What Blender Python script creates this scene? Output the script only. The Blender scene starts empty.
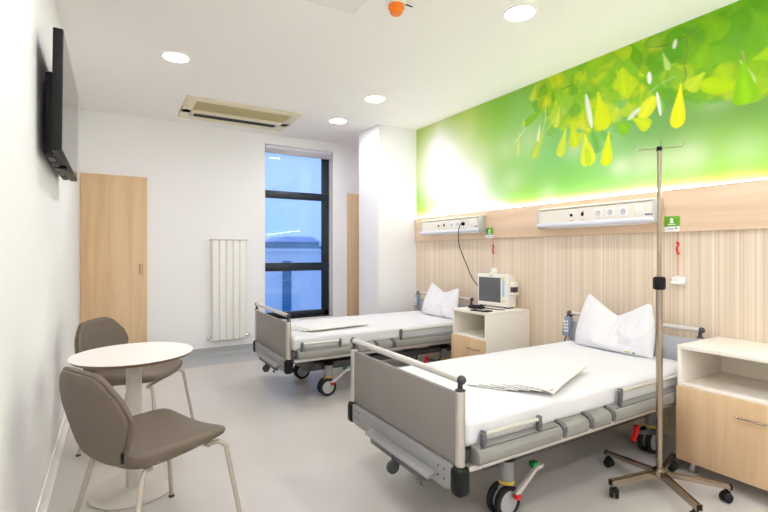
import bpy, bmesh, math, random
import numpy as np
from mathutils import Vector, Matrix, Quaternion, noise as mnoise

C = bpy.context.scene.collection
PI = math.pi
R = math.radians
random.seed(4)

# ------------------------------------------------------------------ mesh kit
class MB:
    """collects shapes and links them as one mesh object"""
    def __init__(s):
        s.v = []; s.f = []; s.m = []
    def add(s, vs, fs, mat=0):
        o = len(s.v)
        s.v += [tuple(p) for p in vs]
        s.f += [tuple(i + o for i in f) for f in fs]
        s.m += [mat] * len(fs)
        return s
    def addbm(s, bm, mat=0):
        bm.verts.index_update()
        s.add([v.co[:] for v in bm.verts], [[v.index for v in f.verts] for f in bm.faces], mat)
        bm.free()
        return s
    def box(s, x0, x1, y0, y1, z0, z1, bev=0, mat=0, seg=2, rot=None, piv=None):
        bm = bmesh.new()
        bmesh.ops.create_cube(bm, size=1)
        for v in bm.verts:
            v.co = Vector(((x0 + x1) / 2 + v.co.x * (x1 - x0), (y0 + y1) / 2 + v.co.y * (y1 - y0), (z0 + z1) / 2 + v.co.z * (z1 - z0)))
        if bev:
            bmesh.ops.bevel(bm, geom=bm.edges[:], offset=bev, segments=seg, affect='EDGES', profile=.5)
        if rot is not None:
            p = Vector(piv) if piv else Vector(((x0 + x1) / 2, (y0 + y1) / 2, (z0 + z1) / 2))
            for v in bm.verts:
                v.co = rot @ (v.co - p) + p
        return s.addbm(bm, mat)
    def prism(s, poly, axis, a, b, bev=0, mat=0, seg=2):
        """poly: 2-D outline; axis 'x': (y,z), 'y': (x,z), 'z': (x,y)"""
        bm = bmesh.new()
        def P(p, t):
            return {'x': (t, p[0], p[1]), 'y': (p[0], t, p[1]), 'z': (p[0], p[1], t)}[axis]
        A = [bm.verts.new(P(p, a)) for p in poly]
        B = [bm.verts.new(P(p, b)) for p in poly]
        n = len(poly)
        bm.faces.new(A); bm.faces.new(B[::-1])
        for i in range(n):
            bm.faces.new((A[i], B[i], B[(i + 1) % n], A[(i + 1) % n]))
        bmesh.ops.recalc_face_normals(bm, faces=bm.faces[:])
        if bev:
            bmesh.ops.bevel(bm, geom=bm.edges[:], offset=bev, segments=seg, affect='EDGES', profile=.5)
        return s.addbm(bm, mat)
    def tube(s, pts, r, n=12, mat=0, cap=True):
        pts = [Vector(p) for p in pts]
        rs = r if isinstance(r, (list, tuple)) else [r] * len(pts)
        t = [(pts[min(i + 1, len(pts) - 1)] - pts[max(i - 1, 0)]).normalized() for i in range(len(pts))]
        u = t[0].orthogonal().normalized()
        vs = []; fs = []
        for i, p in enumerate(pts):
            if i:
                u = t[i - 1].rotation_difference(t[i]) @ u
            w = t[i].cross(u)
            for k in range(n):
                a = 2 * PI * k / n
                vs.append(p + (u * math.cos(a) + w * math.sin(a)) * rs[i])
        for i in range(len(pts) - 1):
            for k in range(n):
                fs.append((i * n + k, i * n + (k + 1) % n, (i + 1) * n + (k + 1) % n, (i + 1) * n + k))
        if cap:
            fs.append(tuple(range(n))[::-1])
            fs.append(tuple((len(pts) - 1) * n + k for k in range(n)))
        return s.add(vs, fs, mat)
    def lathe(s, prof, c=(0, 0, 0), n=32, mat=0, axis='z'):
        vs = []; fs = []
        for r, z in prof:
            for k in range(n):
                a = 2 * PI * k / n
                x, y = r * math.cos(a), r * math.sin(a)
                p = {'z': (x, y, z), 'y': (x, z, -y), 'x': (z, x, y)}[axis]
                vs.append((p[0] + c[0], p[1] + c[1], p[2] + c[2]))
        for i in range(len(prof) - 1):
            for k in range(n):
                fs.append((i * n + k, i * n + (k + 1) % n, (i + 1) * n + (k + 1) % n, (i + 1) * n + k))
        if prof[0][0] > 1e-5: fs.append(tuple(range(n))[::-1])
        if prof[-1][0] > 1e-5: fs.append(tuple((len(prof) - 1) * n + k for k in range(n)))
        return s.add(vs, fs, mat)
    def ball(s, c, r, mat=0, n=16):
        pr = [(r * math.sin(PI * i / 10), -r * math.cos(PI * i / 10)) for i in range(11)]
        pr[0] = (1e-4, -r); pr[-1] = (1e-4, r)
        return s.lathe(pr, c, n, mat)
    def pad(s, outline, th, fn, rings=7, p=3.0, mat=0):
        """cushion: 2-D outline, puffed to thickness th; fn maps (a, b, t) to space"""
        n = len(outline)
        ca = sum(q[0] for q in outline) / n; cb = sum(q[1] for q in outline) / n
        vs = []; fs = []
        for side in (1, -1):
            base = len(vs)
            vs.append(fn(ca, cb, side * th / 2))
            for i in range(1, rings + 1):
                sc = math.sin(PI / 2 * i / rings)
                t = side * th / 2 * max(0, 1 - sc ** p) ** (1 / p) if i < rings else 0
                for q in outline:
                    vs.append(fn(ca + (q[0] - ca) * sc, cb + (q[1] - cb) * sc, t))
            for k in range(n):
                f = (base, base + 1 + k, base + 1 + (k + 1) % n)
                fs.append(f if side > 0 else f[::-1])
            for i in range(rings - 1):
                for k in range(n):
                    a = base + 1 + i * n
                    f = (a + k, a + n + k, a + n + (k + 1) % n, a + (k + 1) % n)
                    fs.append(f if side > 0 else f[::-1])
        return s.add(vs, fs, mat)
    def build(s, name, mats, parent=None, loc=(0, 0, 0), sharp=38, weld=True, smooth=True):
        me = bpy.data.meshes.new(name)
        me.from_pydata(s.v, [], s.f)
        if not isinstance(mats, (list, tuple)): mats = [mats]
        for m in mats: me.materials.append(m)
        me.polygons.foreach_set('material_index', s.m)
        bm = bmesh.new(); bm.from_mesh(me)
        if weld: bmesh.ops.remove_doubles(bm, verts=bm.verts[:], dist=1e-5)
        bmesh.ops.recalc_face_normals(bm, faces=bm.faces[:])
        bm.to_mesh(me); bm.free()
        if smooth:
            me.polygons.foreach_set('use_smooth', [True] * len(me.polygons))
            me.set_sharp_from_angle(angle=R(sharp))
        me.update()
        o = bpy.data.objects.new(name, me)
        C.objects.link(o)
        o.location = loc
        if parent is not None: o.parent = parent
        return o

def tag(o, label, cat, group=None):
    o['label'] = label; o['category'] = cat
    if group: o['group'] = group
    return o
def thing(name, label, cat, loc=(0, 0, 0), rz=0, group=None):
    o = bpy.data.objects.new(name, None); C.objects.link(o)
    o.empty_display_size = .1
    o.location = loc; o.rotation_euler = (0, 0, rz)
    return tag(o, label, cat, group)
def struct(o):
    o['kind'] = 'structure'; return o
def copy_tree(o, parent=None):
    c = o.copy(); C.objects.link(c)
    if parent is not None: c.parent = parent
    for ch in list(o.children): copy_tree(ch, c)
    return c
def rounded(poly, it=3, keep=.22):
    for _ in range(it):
        q = []
        n = len(poly)
        for i in range(n):
            a = poly[i]; b = poly[(i + 1) % n]
            k = keep if _ == 0 else .25
            q.append((a[0] + (b[0] - a[0]) * k, a[1] + (b[1] - a[1]) * k))
            q.append((a[0] + (b[0] - a[0]) * (1 - k), a[1] + (b[1] - a[1]) * (1 - k)))
        poly = q
    return poly
def smooth_path(pts, it=3):
    for _ in range(it):
        q = [pts[0]]
        for i in range(len(pts) - 1):
            a, b = Vector(pts[i]), Vector(pts[i + 1])
            q += [a.lerp(b, .25), a.lerp(b, .75)]
        q.append(pts[-1]); pts = q
    return pts

# ------------------------------------------------------------------ materials
def lin(c):
    return tuple(((x / 255) / 12.92 if x / 255 <= .04045 else ((x / 255 + .055) / 1.055) ** 2.4) for x in c[:3]) + (1,)
def mat(name, rgb, rough=.5, metal=0, spec=.5, var=0, vscale=8, bump=0, bscale=60, sheen=0, coat=0):
    m = bpy.data.materials.new(name); m.use_nodes = True
    nt = m.node_tree; b = nt.nodes['Principled BSDF']
    col = lin(rgb)
    b.inputs['Base Color'].default_value = col
    b.inputs['Roughness'].default_value = rough
    b.inputs['Metallic'].default_value = metal
    b.inputs['Specular IOR Level'].default_value = spec
    b.inputs['Coat Weight'].default_value = coat
    b.inputs['Sheen Weight'].default_value = sheen
    if var or bump:
        tc = nt.nodes.new('ShaderNodeTexCoord')
    if var:
        n = nt.nodes.new('ShaderNodeTexNoise'); n.inputs['Scale'].default_value = vscale; n.inputs['Detail'].default_value = 4
        nt.links.new(tc.outputs['Object'], n.inputs['Vector'])
        r = nt.nodes.new('ShaderNodeValToRGB')
        r.color_ramp.elements[0].position = .3; r.color_ramp.elements[1].position = .7
        r.color_ramp.elements[0].color = tuple(c * (1 - var) for c in col[:3]) + (1,)
        r.color_ramp.elements[1].color = tuple(min(1, c * (1 + var)) for c in col[:3]) + (1,)
        nt.links.new(n.outputs['Fac'], r.inputs['Fac']); nt.links.new(r.outputs['Color'], b.inputs['Base Color'])
    if bump:
        n2 = nt.nodes.new('ShaderNodeTexNoise'); n2.inputs['Scale'].default_value = bscale; n2.inputs['Detail'].default_value = 3
        nt.links.new(tc.outputs['Object'], n2.inputs['Vector'])
        bp = nt.nodes.new('ShaderNodeBump'); bp.inputs['Strength'].default_value = bump; bp.inputs['Distance'].default_value = .004
        nt.links.new(n2.outputs['Fac'], bp.inputs['Height']); nt.links.new(bp.outputs['Normal'], b.inputs['Normal'])
    return m
def emis(name, rgb, strength):
    m = bpy.data.materials.new(name); m.use_nodes = True
    nt = m.node_tree; nt.nodes.clear()
    e = nt.nodes.new('ShaderNodeEmission'); o = nt.nodes.new('ShaderNodeOutputMaterial')
    e.inputs['Color'].default_value = lin(rgb); e.inputs['Strength'].default_value = strength
    nt.links.new(e.outputs[0], o.inputs['Surface'])
    return m
def wood(name, light, dark, axis, rough=.45):
    """straight pale grain running along an axis"""
    m = bpy.data.materials.new(name); m.use_nodes = True
    nt = m.node_tree; b = nt.nodes['Principled BSDF']
    tc = nt.nodes.new('ShaderNodeTexCoord'); mp = nt.nodes.new('ShaderNodeMapping')
    sc = [9, 9, 9]; sc['xyz'.index(axis)] = .55
    mp.inputs['Scale'].default_value = sc
    nt.links.new(tc.outputs['Object'], mp.inputs['Vector'])
    n = nt.nodes.new('ShaderNodeTexNoise'); n.inputs['Scale'].default_value = 1.1; n.inputs['Detail'].default_value = 6
    n.inputs['Distortion'].default_value = .5
    nt.links.new(mp.outputs['Vector'], n.inputs['Vector'])
    mp2 = nt.nodes.new('ShaderNodeMapping'); sc2 = [90, 90, 90]; sc2['xyz'.index(axis)] = 2.5
    mp2.inputs['Scale'].default_value = sc2
    nt.links.new(tc.outputs['Object'], mp2.inputs['Vector'])
    n2 = nt.nodes.new('ShaderNodeTexNoise'); n2.inputs['Scale'].default_value = 1; n2.inputs['Detail'].default_value = 3
    nt.links.new(mp2.outputs['Vector'], n2.inputs['Vector'])
    mx = nt.nodes.new('ShaderNodeMath'); mx.operation = 'MULTIPLY_ADD'; mx.inputs[1].default_value = .3
    nt.links.new(n2.outputs['Fac'], mx.inputs[0]); nt.links.new(n.outputs['Fac'], mx.inputs[2])
    r = nt.nodes.new('ShaderNodeValToRGB')
    r.color_ramp.elements[0].position = .46; r.color_ramp.elements[1].position = .82
    r.color_ramp.elements[0].color = lin(dark); r.color_ramp.elements[1].color = lin(light)
    nt.links.new(mx.outputs[0], r.inputs['Fac']); nt.links.new(r.outputs['Color'], b.inputs['Base Color'])
    b.inputs['Roughness'].default_value = rough
    b.inputs['Specular IOR Level'].default_value = .35
    return m

W_WALL = mat('white_paint', (248, 247, 248), .75, spec=.25, bump=.05, bscale=220)
W_CEIL = mat('ceiling_paint', (247, 244, 242), .85, spec=.2)
W_COOL = mat('white_pillar_paint', (244, 244, 246), .7, spec=.25)
OAK_Z = wood('pale_oak_upright', (232, 202, 164), (217, 183, 142), 'z')
OAK_Y = wood('pale_oak_rail', (236, 210, 182), (223, 193, 162), 'y', .4)
OAK_CAB = wood('cabinet_oak', (228, 198, 160), (211, 177, 137), 'z')
CREAM = mat('cream_laminate', (243, 238, 228), .45, spec=.4)
WHITE_SHEET = mat('white_cotton', (227, 227, 231), .85, spec=.15, bump=.06, bscale=30, sheen=.1)
CREAM_SHEET = mat('cream_cotton', (229, 229, 228), .85, spec=.15, sheen=.1)
HEM_EDGE = mat('cream_hem', (212, 206, 188), .85)
HEM = mat('olive_stitching', (186, 178, 128), .8)
TAUPE = mat('taupe_vinyl', (112, 100, 87), .55, spec=.35, bump=.08, bscale=350)
CHAIR_STEEL = mat('beige_grey_steel', (190, 180, 168), .35, metal=.35)
TABLE_BASE = mat('pale_grey_powder_coat', (205, 198, 190), .4, spec=.4)
TABLE_TOP = mat('white_table_laminate', (246, 242, 238), .35, spec=.4)
TABLE_EDGE = mat('brown_table_edge', (120, 88, 60), .5)
BLACK = mat('black_plastic', (11, 11, 12), .45, spec=.3)
MIDGREY = mat('mid_grey_plastic', (96, 98, 100), .5)
DARK = mat('dark_grey_plastic', (62, 64, 66), .5)
RUBBER = mat('black_rubber', (20, 20, 20), .7)
BEDPANEL = mat('taupe_bed_panel', (136, 130, 126), .5, spec=.35)
HEADPANEL = mat('grey_headboard_panel', (176, 178, 184), .5, spec=.35)
ALU = mat('brushed_aluminium', (206, 200, 194), .3, metal=.75)
ALU_PALE = mat('pale_satin_metal', (214, 210, 205), .35, metal=.4)
BEDGREY = mat('bed_grey_enamel', (143, 144, 144), .42, spec=.5)
RAILGREY = mat('rail_grey_plastic', (146, 145, 141), .45, spec=.45)
UNDER = mat('undercarriage_grey', (92, 92, 92), .5, metal=.2)
STAINLESS = mat('stainless_steel', (178, 164, 148), .22, metal=1)
CHROME = mat('chrome', (215, 215, 215), .12, metal=1)
HUBGREY = mat('wheel_cover_grey', (172, 174, 176), .45)
GREEN_P = mat('green_pedal', (20, 130, 70), .45)
RED = mat('red_plastic', (205, 30, 25), .4)
YELLOW = mat('yellow_ring', (215, 180, 40), .5)
BLUEGREY = mat('blue_grey_plastic', (138, 152, 172), .45)
RAD = mat('white_enamel', (246, 245, 240), .3, spec=.5)
GREYBASE = mat('grey_vinyl_upstand', (172, 175, 178), .5)
ANTHR = mat('anthracite_aluminium', (38, 46, 56), .35, metal=.2)
BLIND = mat('silver_blind', (226, 227, 233), .45)
ACFRAME = mat('ivory_plastic', (230, 220, 192), .45)
ACGRILLE = mat('beige_filter_grille', (200, 188, 148), .6, bump=.3, bscale=400)
ORANGE = mat('orange_dust_cover', (245, 128, 10), .4)
MEDWHITE = mat('medical_white_plastic', (238, 236, 228), .4)
UNITWHITE = mat('unit_white_enamel', (238, 233, 222), .35)
UNITGREY = mat('unit_grey_end', (196, 198, 196), .4)
UNITBLUE = mat('unit_pale_blue_trough', (222, 226, 238), .35)
SCREEN_OFF = mat('grey_screen', (92, 96, 100), .25)
TVSCREEN = mat('tv_glass', (22, 22, 23), .12, spec=.45)
SIGN_GREEN = mat('sign_green', (104, 172, 32), .4)
SIGN_WHITE = mat('sign_white', (248, 248, 246), .4)
LOGO_BLUE = mat('logo_blue', (40, 62, 140), .4)
LOGO_LIME = mat('logo_lime', (168, 206, 70), .6)
GREYTXT = mat('grey_print', (120, 120, 122), .5)
BUTTON_B = mat('blue_buttons', (150, 190, 220), .4)
BUTTON_Y = mat('yellow_buttons', (232, 218, 150), .4)
PURPLE = mat('dark_module', (66, 56, 62), .4)
LAMP = emis('lamp_diffuser', (250, 247, 255), 120)
LED = emis('led_strip_light', (255, 253, 250), 42)

def floor_material():
    m = bpy.data.materials.new('vinyl_floor'); m.use_nodes = True
    nt = m.node_tree; b = nt.nodes['Principled BSDF']
    tc = nt.nodes.new('ShaderNodeTexCoord')
    n = nt.nodes.new('ShaderNodeTexNoise'); n.inputs['Scale'].default_value = 260; n.inputs['Detail'].default_value = 2
    n2 = nt.nodes.new('ShaderNodeTexNoise'); n2.inputs['Scale'].default_value = 1.3; n2.inputs['Detail'].default_value = 3
    for q in (n, n2): nt.links.new(tc.outputs['Object'], q.inputs['Vector'])
    a = nt.nodes.new('ShaderNodeMath'); a.operation = 'MULTIPLY_ADD'; a.inputs[1].default_value = .5
    nt.links.new(n.outputs['Fac'], a.inputs[0]); nt.links.new(n2.outputs['Fac'], a.inputs[2])
    r = nt.nodes.new('ShaderNodeValToRGB')
    r.color_ramp.elements[0].position = .5; r.color_ramp.elements[1].position = 1.0
    r.color_ramp.elements[0].color = lin((198, 192, 187)); r.color_ramp.elements[1].color = lin((208, 203, 199))
    nt.links.new(a.outputs[0], r.inputs['Fac']); nt.links.new(r.outputs['Color'], b.inputs['Base Color'])
    b.inputs['Roughness'].default_value = .38
    b.inputs['Specular IOR Level'].default_value = .45
    return m
FLOOR = floor_material()
FLOOR_EDGE = mat('grey_vinyl_border', (172, 174, 176), .38, spec=.45, var=.03, vscale=200)

def stripe_material():
    """beige laminate printed with fine uneven upright stripes"""
    m = bpy.data.materials.new('striped_beige_laminate'); m.use_nodes = True
    nt = m.node_tree; b = nt.nodes['Principled BSDF']
    tc = nt.nodes.new('ShaderNodeTexCoord')
    def band(scale, lo, hi, off):
        mp = nt.nodes.new('ShaderNodeMapping'); mp.inputs['Scale'].default_value = (0, scale, .15); mp.inputs['Location'].default_value = (off, off, 0)
        nt.links.new(tc.outputs['Object'], mp.inputs['Vector'])
        n = nt.nodes.new('ShaderNodeTexNoise'); n.inputs['Scale'].default_value = 1; n.inputs['Detail'].default_value = 1
        nt.links.new(mp.outputs['Vector'], n.inputs['Vector'])
        r = nt.nodes.new('ShaderNodeMapRange'); r.inputs['From Min'].default_value = lo; r.inputs['From Max'].default_value = hi
        nt.links.new(n.outputs['Fac'], r.inputs['Value'])
        return r.outputs[0]
    s1 = band(84, .36, .64, 3.1); s2 = band(150, .38, .62, 7.7)
    mx = nt.nodes.new('ShaderNodeMath'); mx.operation = 'MULTIPLY_ADD'; mx.inputs[1].default_value = .55
    nt.links.new(s1, mx.inputs[0])
    m2 = nt.nodes.new('ShaderNodeMath'); m2.operation = 'MULTIPLY'; m2.inputs[1].default_value = .45
    nt.links.new(s2, m2.inputs[0]); nt.links.new(m2.outputs[0], mx.inputs[2])
    r = nt.nodes.new('ShaderNodeValToRGB')
    e = r.color_ramp.elements
    e[0].position = 0; e[0].color = lin((210, 191, 167)); e[1].position = 1; e[1].color = lin((239, 227, 210))
    x = e.new(.5); x.color = lin((225, 208, 185))
    nt.links.new(mx.outputs[0], r.inputs['Fac']); nt.links.new(r.outputs['Color'], b.inputs['Base Color'])
    b.inputs['Roughness'].default_value = .5; b.inputs['Specular IOR Level'].default_value = .3
    return m
STRIPE = stripe_material()

def glass_material():
    m = bpy.data.materials.new('window_glass'); m.use_nodes = True
    nt = m.node_tree; nt.nodes.clear()
    o = nt.nodes.new('ShaderNodeOutputMaterial'); t = nt.nodes.new('ShaderNodeBsdfTransparent'); g = nt.nodes.new('ShaderNodeBsdfGlossy')
    t.inputs['Color'].default_value = (.86, .93, 1, 1); g.inputs['Roughness'].default_value = .02
    fr = nt.nodes.new('ShaderNodeFresnel'); fr.inputs['IOR'].default_value = 1.6
    mx = nt.nodes.new('ShaderNodeMixShader')
    nt.links.new(fr.outputs[0], mx.inputs[0]); nt.links.new(t.outputs[0], mx.inputs[1]); nt.links.new(g.outputs[0], mx.inputs[2])
    nt.links.new(mx.outputs[0], o.inputs['Surface'])
    return m
GLASS = glass_material()

# ------------------------------------------------------------------ room shell
XL, XR, YF, YB, H = -.31, 3.345, -1.3, 5.94, 2.84
m = MB().box(XL - .12, XR + .12, YF - .12, 5.38, -.1, 0, mat=0)
m.box(XL - .12, XR + .12, 5.38, YB + .3, -.1, 0, mat=1)
struct(m.build('floor', [FLOOR, FLOOR_EDGE]))
struct(MB().box(XL - .12, XR + .12, YF - .12, YB + .3, H, H + .12).build('ceiling', W_CEIL))
struct(MB().box(XL - .12, XL, YF - .12, YB + .3, 0, H).build('wall_left', W_WALL))
struct(MB().box(XR, XR + .12, YF - .12, YB + .3, 0, H).build('wall_right', W_WALL))
struct(MB().box(XL, XR, YF - .12, YF, 0, H).build('wall_front', W_WALL))
WX0, WX1, WZ0, WZ1 = 1.724, 2.705, .37, 2.715
m = MB()
m.box(XL, WX0, YB, YB + .3, 0, H); m.box(WX1, XR, YB, YB + .3, 0, H)
m.box(WX0, WX1, YB, YB + .3, 0, WZ0); m.box(WX0, WX1, YB, YB + .3, WZ1, H)
struct(m.build('wall_back', W_WALL))
struct(MB().box(2.774, XR, 4.76, 5.275, 0, H).build('wall_pillar', W_COOL))
# striped laminate below the rail, and the oak rail itself
struct(MB().box(3.333, XR, YF, 4.76, 0, 1.425).build('wall_panel', STRIPE))
rail = struct(MB().box(3.308, XR, YF, 4.76, 1.42, 1.712, .002).build('trim_1', OAK_Y))
MB().box(3.311, 3.324, YF + .05, 4.75, 1.7122, 1.7185).build('led_strip', LED, rail)
# baseboards
def cove(name, prof, axis, a, b, mt=None):
    struct(MB().prism(prof, axis, a, b).build(name, mt or GREYBASE))
cove('baseboard_back', [(YB, 0), (YB - .03, 0), (YB - .012, .02), (YB - .008, .09), (YB, .09)], 'x', XL + .01, 2.92)
cove('baseboard_left', [(XL, 0), (XL + .03, 0), (XL + .012, .02), (XL + .008, .07), (XL, .07)], 'y', YF, YB - .03, W_CEIL)
cove('baseboard_pillar', [(4.76, 0), (4.73, 0), (4.748, .02), (4.752, .09), (4.76, .09)], 'x', 2.774, 3.333)
# oak doors in the far wall
d1 = struct(MB().box(-.305, .34, YB - .022, YB, .01, 2.145, .002).build('door_1', OAK_Z))
MB().box(.255, .275, YB - .0235, YB - .02, 1.02, 1.14).box(.285, .295, YB - .0245, YB - .02, 1.0, 1.15).build('door_handle', mat('recessed_oak_pull', (190, 146, 104), .5), d1)
d2 = struct(MB().box(2.928, 3.335, YB - .022, YB, .01, 2.13, .002).build('door_2', OAK_Z))

# window
win = struct(MB().box(WX0, WX0 + .03, 6.08, 6.15, WZ0, WZ1, .004).box(WX1 - .081, WX1, 6.08, 6.15, WZ0, WZ1, .004)
    .box(WX0, WX1, 6.08, 6.15, WZ0, .45, .004).box(WX0, WX1, 6.08, 6.15, 2.64, WZ1, .004)
    .box(WX0, WX1, 6.075, 6.15, 2.02, 2.12, .004).box(WX0, WX1, 6.075, 6.15, 1.015, 1.13, .004)
    .box(WX1 - .1, WX1 - .078, 6.09, 6.14, .45, 2.64, .003)
    .build('window_1', ANTHR))
for z0, z1 in ((.44, 1.02), (1.12, 2.03), (2.11, 2.65)):
    MB().box(WX0 + .025, WX1 - .078, 6.112, 6.118, z0, z1).build('pane', GLASS, win)
struct(MB().box(WX0, WX1, YB - .012, 6.08, WZ0 - .02, WZ0, .003).build('trim_2', W_COOL))
bl = thing('roller_blind', 'raised silver slatted blind tucked under the top of the tall window', 'blind', ((WX0 + WX1) / 2, 5.99, 2.62))
MB().box(-.475, .475, -.035, .03, .045, .09, .004).build('head_rail', BLIND, bl)
m = MB()
for k in range(5): m.box(-.47, .47, -.03, .025, .004 + k * .008, .009 + k * .008, .001)
m.build('slat', BLIND, bl)
MB().box(-.47, .47, -.028, .022, -.012, .002, .003).build('bottom_bar', ALU_PALE, bl)

# ------------------------------------------------------------------ outside
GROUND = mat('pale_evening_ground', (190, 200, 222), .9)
struct(MB().box(-140, 260, 9, 400, -7.2, -7).build('ground', GROUND))
FACADE = mat('pale_facade', (214, 226, 226), .8, var=.03, vscale=.5)
TEAL = mat('teal_strip_glass', (50, 120, 150), .35)
nb = thing('neighbouring_building', 'pale flat-roofed building below the window with a teal glass strip', 'building', (8, 22, -7))
MB().box(-9, 12, 0, 9, 0, 8.28).build('wall', FACADE, nb)
MB().box(-9.1, 12.1, -.12, 9.1, 8.28, 8.45, .02).build('roof_edge', FACADE, nb)
m = MB()
for k in range(7): m.box(-.74, -.30, -.06, .1, 1.0 + k * .98, 1.95 + k * .98)
m.build('glass_strip', TEAL, nb)
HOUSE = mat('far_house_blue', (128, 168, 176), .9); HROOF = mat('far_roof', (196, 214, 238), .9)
for i, (x, y, w, h, lab) in enumerate(((16, 70, 9, 8.6, 'distant low house with a long pale roof seen through the window'),
        (27, 74, 8, 10.0, 'taller distant house with arched pale roof on the horizon beyond the window'),
        (36, 76, 7, 9.2, 'distant squat house at the window frame edge on the horizon'))):
    hb = thing('distant_house', lab, 'house', (x, y, -7), 0, 'houses on the horizon')
    MB().box(-w / 2, w / 2, 0, 6, 0, h).build('wall', HOUSE, hb)
    MB().prism([(-w / 2 - .4, h), (w / 2 + .4, h), (w / 2 - 1.5, h + .9), (-w / 2 + 1.5, h + .9)], 'y', -.4, 6.4).build('roof', HROOF, hb)
hv = []
for i in range(61):
    x = -100 + i * 6
    hv.append((x, 9.0 + 2.2 * mnoise.noise(Vector((i * .21, 1, 0))) + 1.0 * mnoise.noise(Vector((i * .7, 4, 0)))))
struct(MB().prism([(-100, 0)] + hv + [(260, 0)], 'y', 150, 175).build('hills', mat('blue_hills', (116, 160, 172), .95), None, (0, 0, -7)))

# ------------------------------------------------------------------ mural
f_, cx_, cy_, h_ = 452.6, 384, 252, 1.28
YAW = math.atan(271 / f_); S_, C_ = math.sin(YAW), math.cos(YAW)
def wall_pt(u, v, X=3.335):
    """photograph point -> (Y, Z) on the right-hand wall"""
    x = (u - cx_) / f_
    t = X / (S_ + C_ * x)
    return (C_ - S_ * x) * t, h_ + (cy_ - v) / f_ * t

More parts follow.
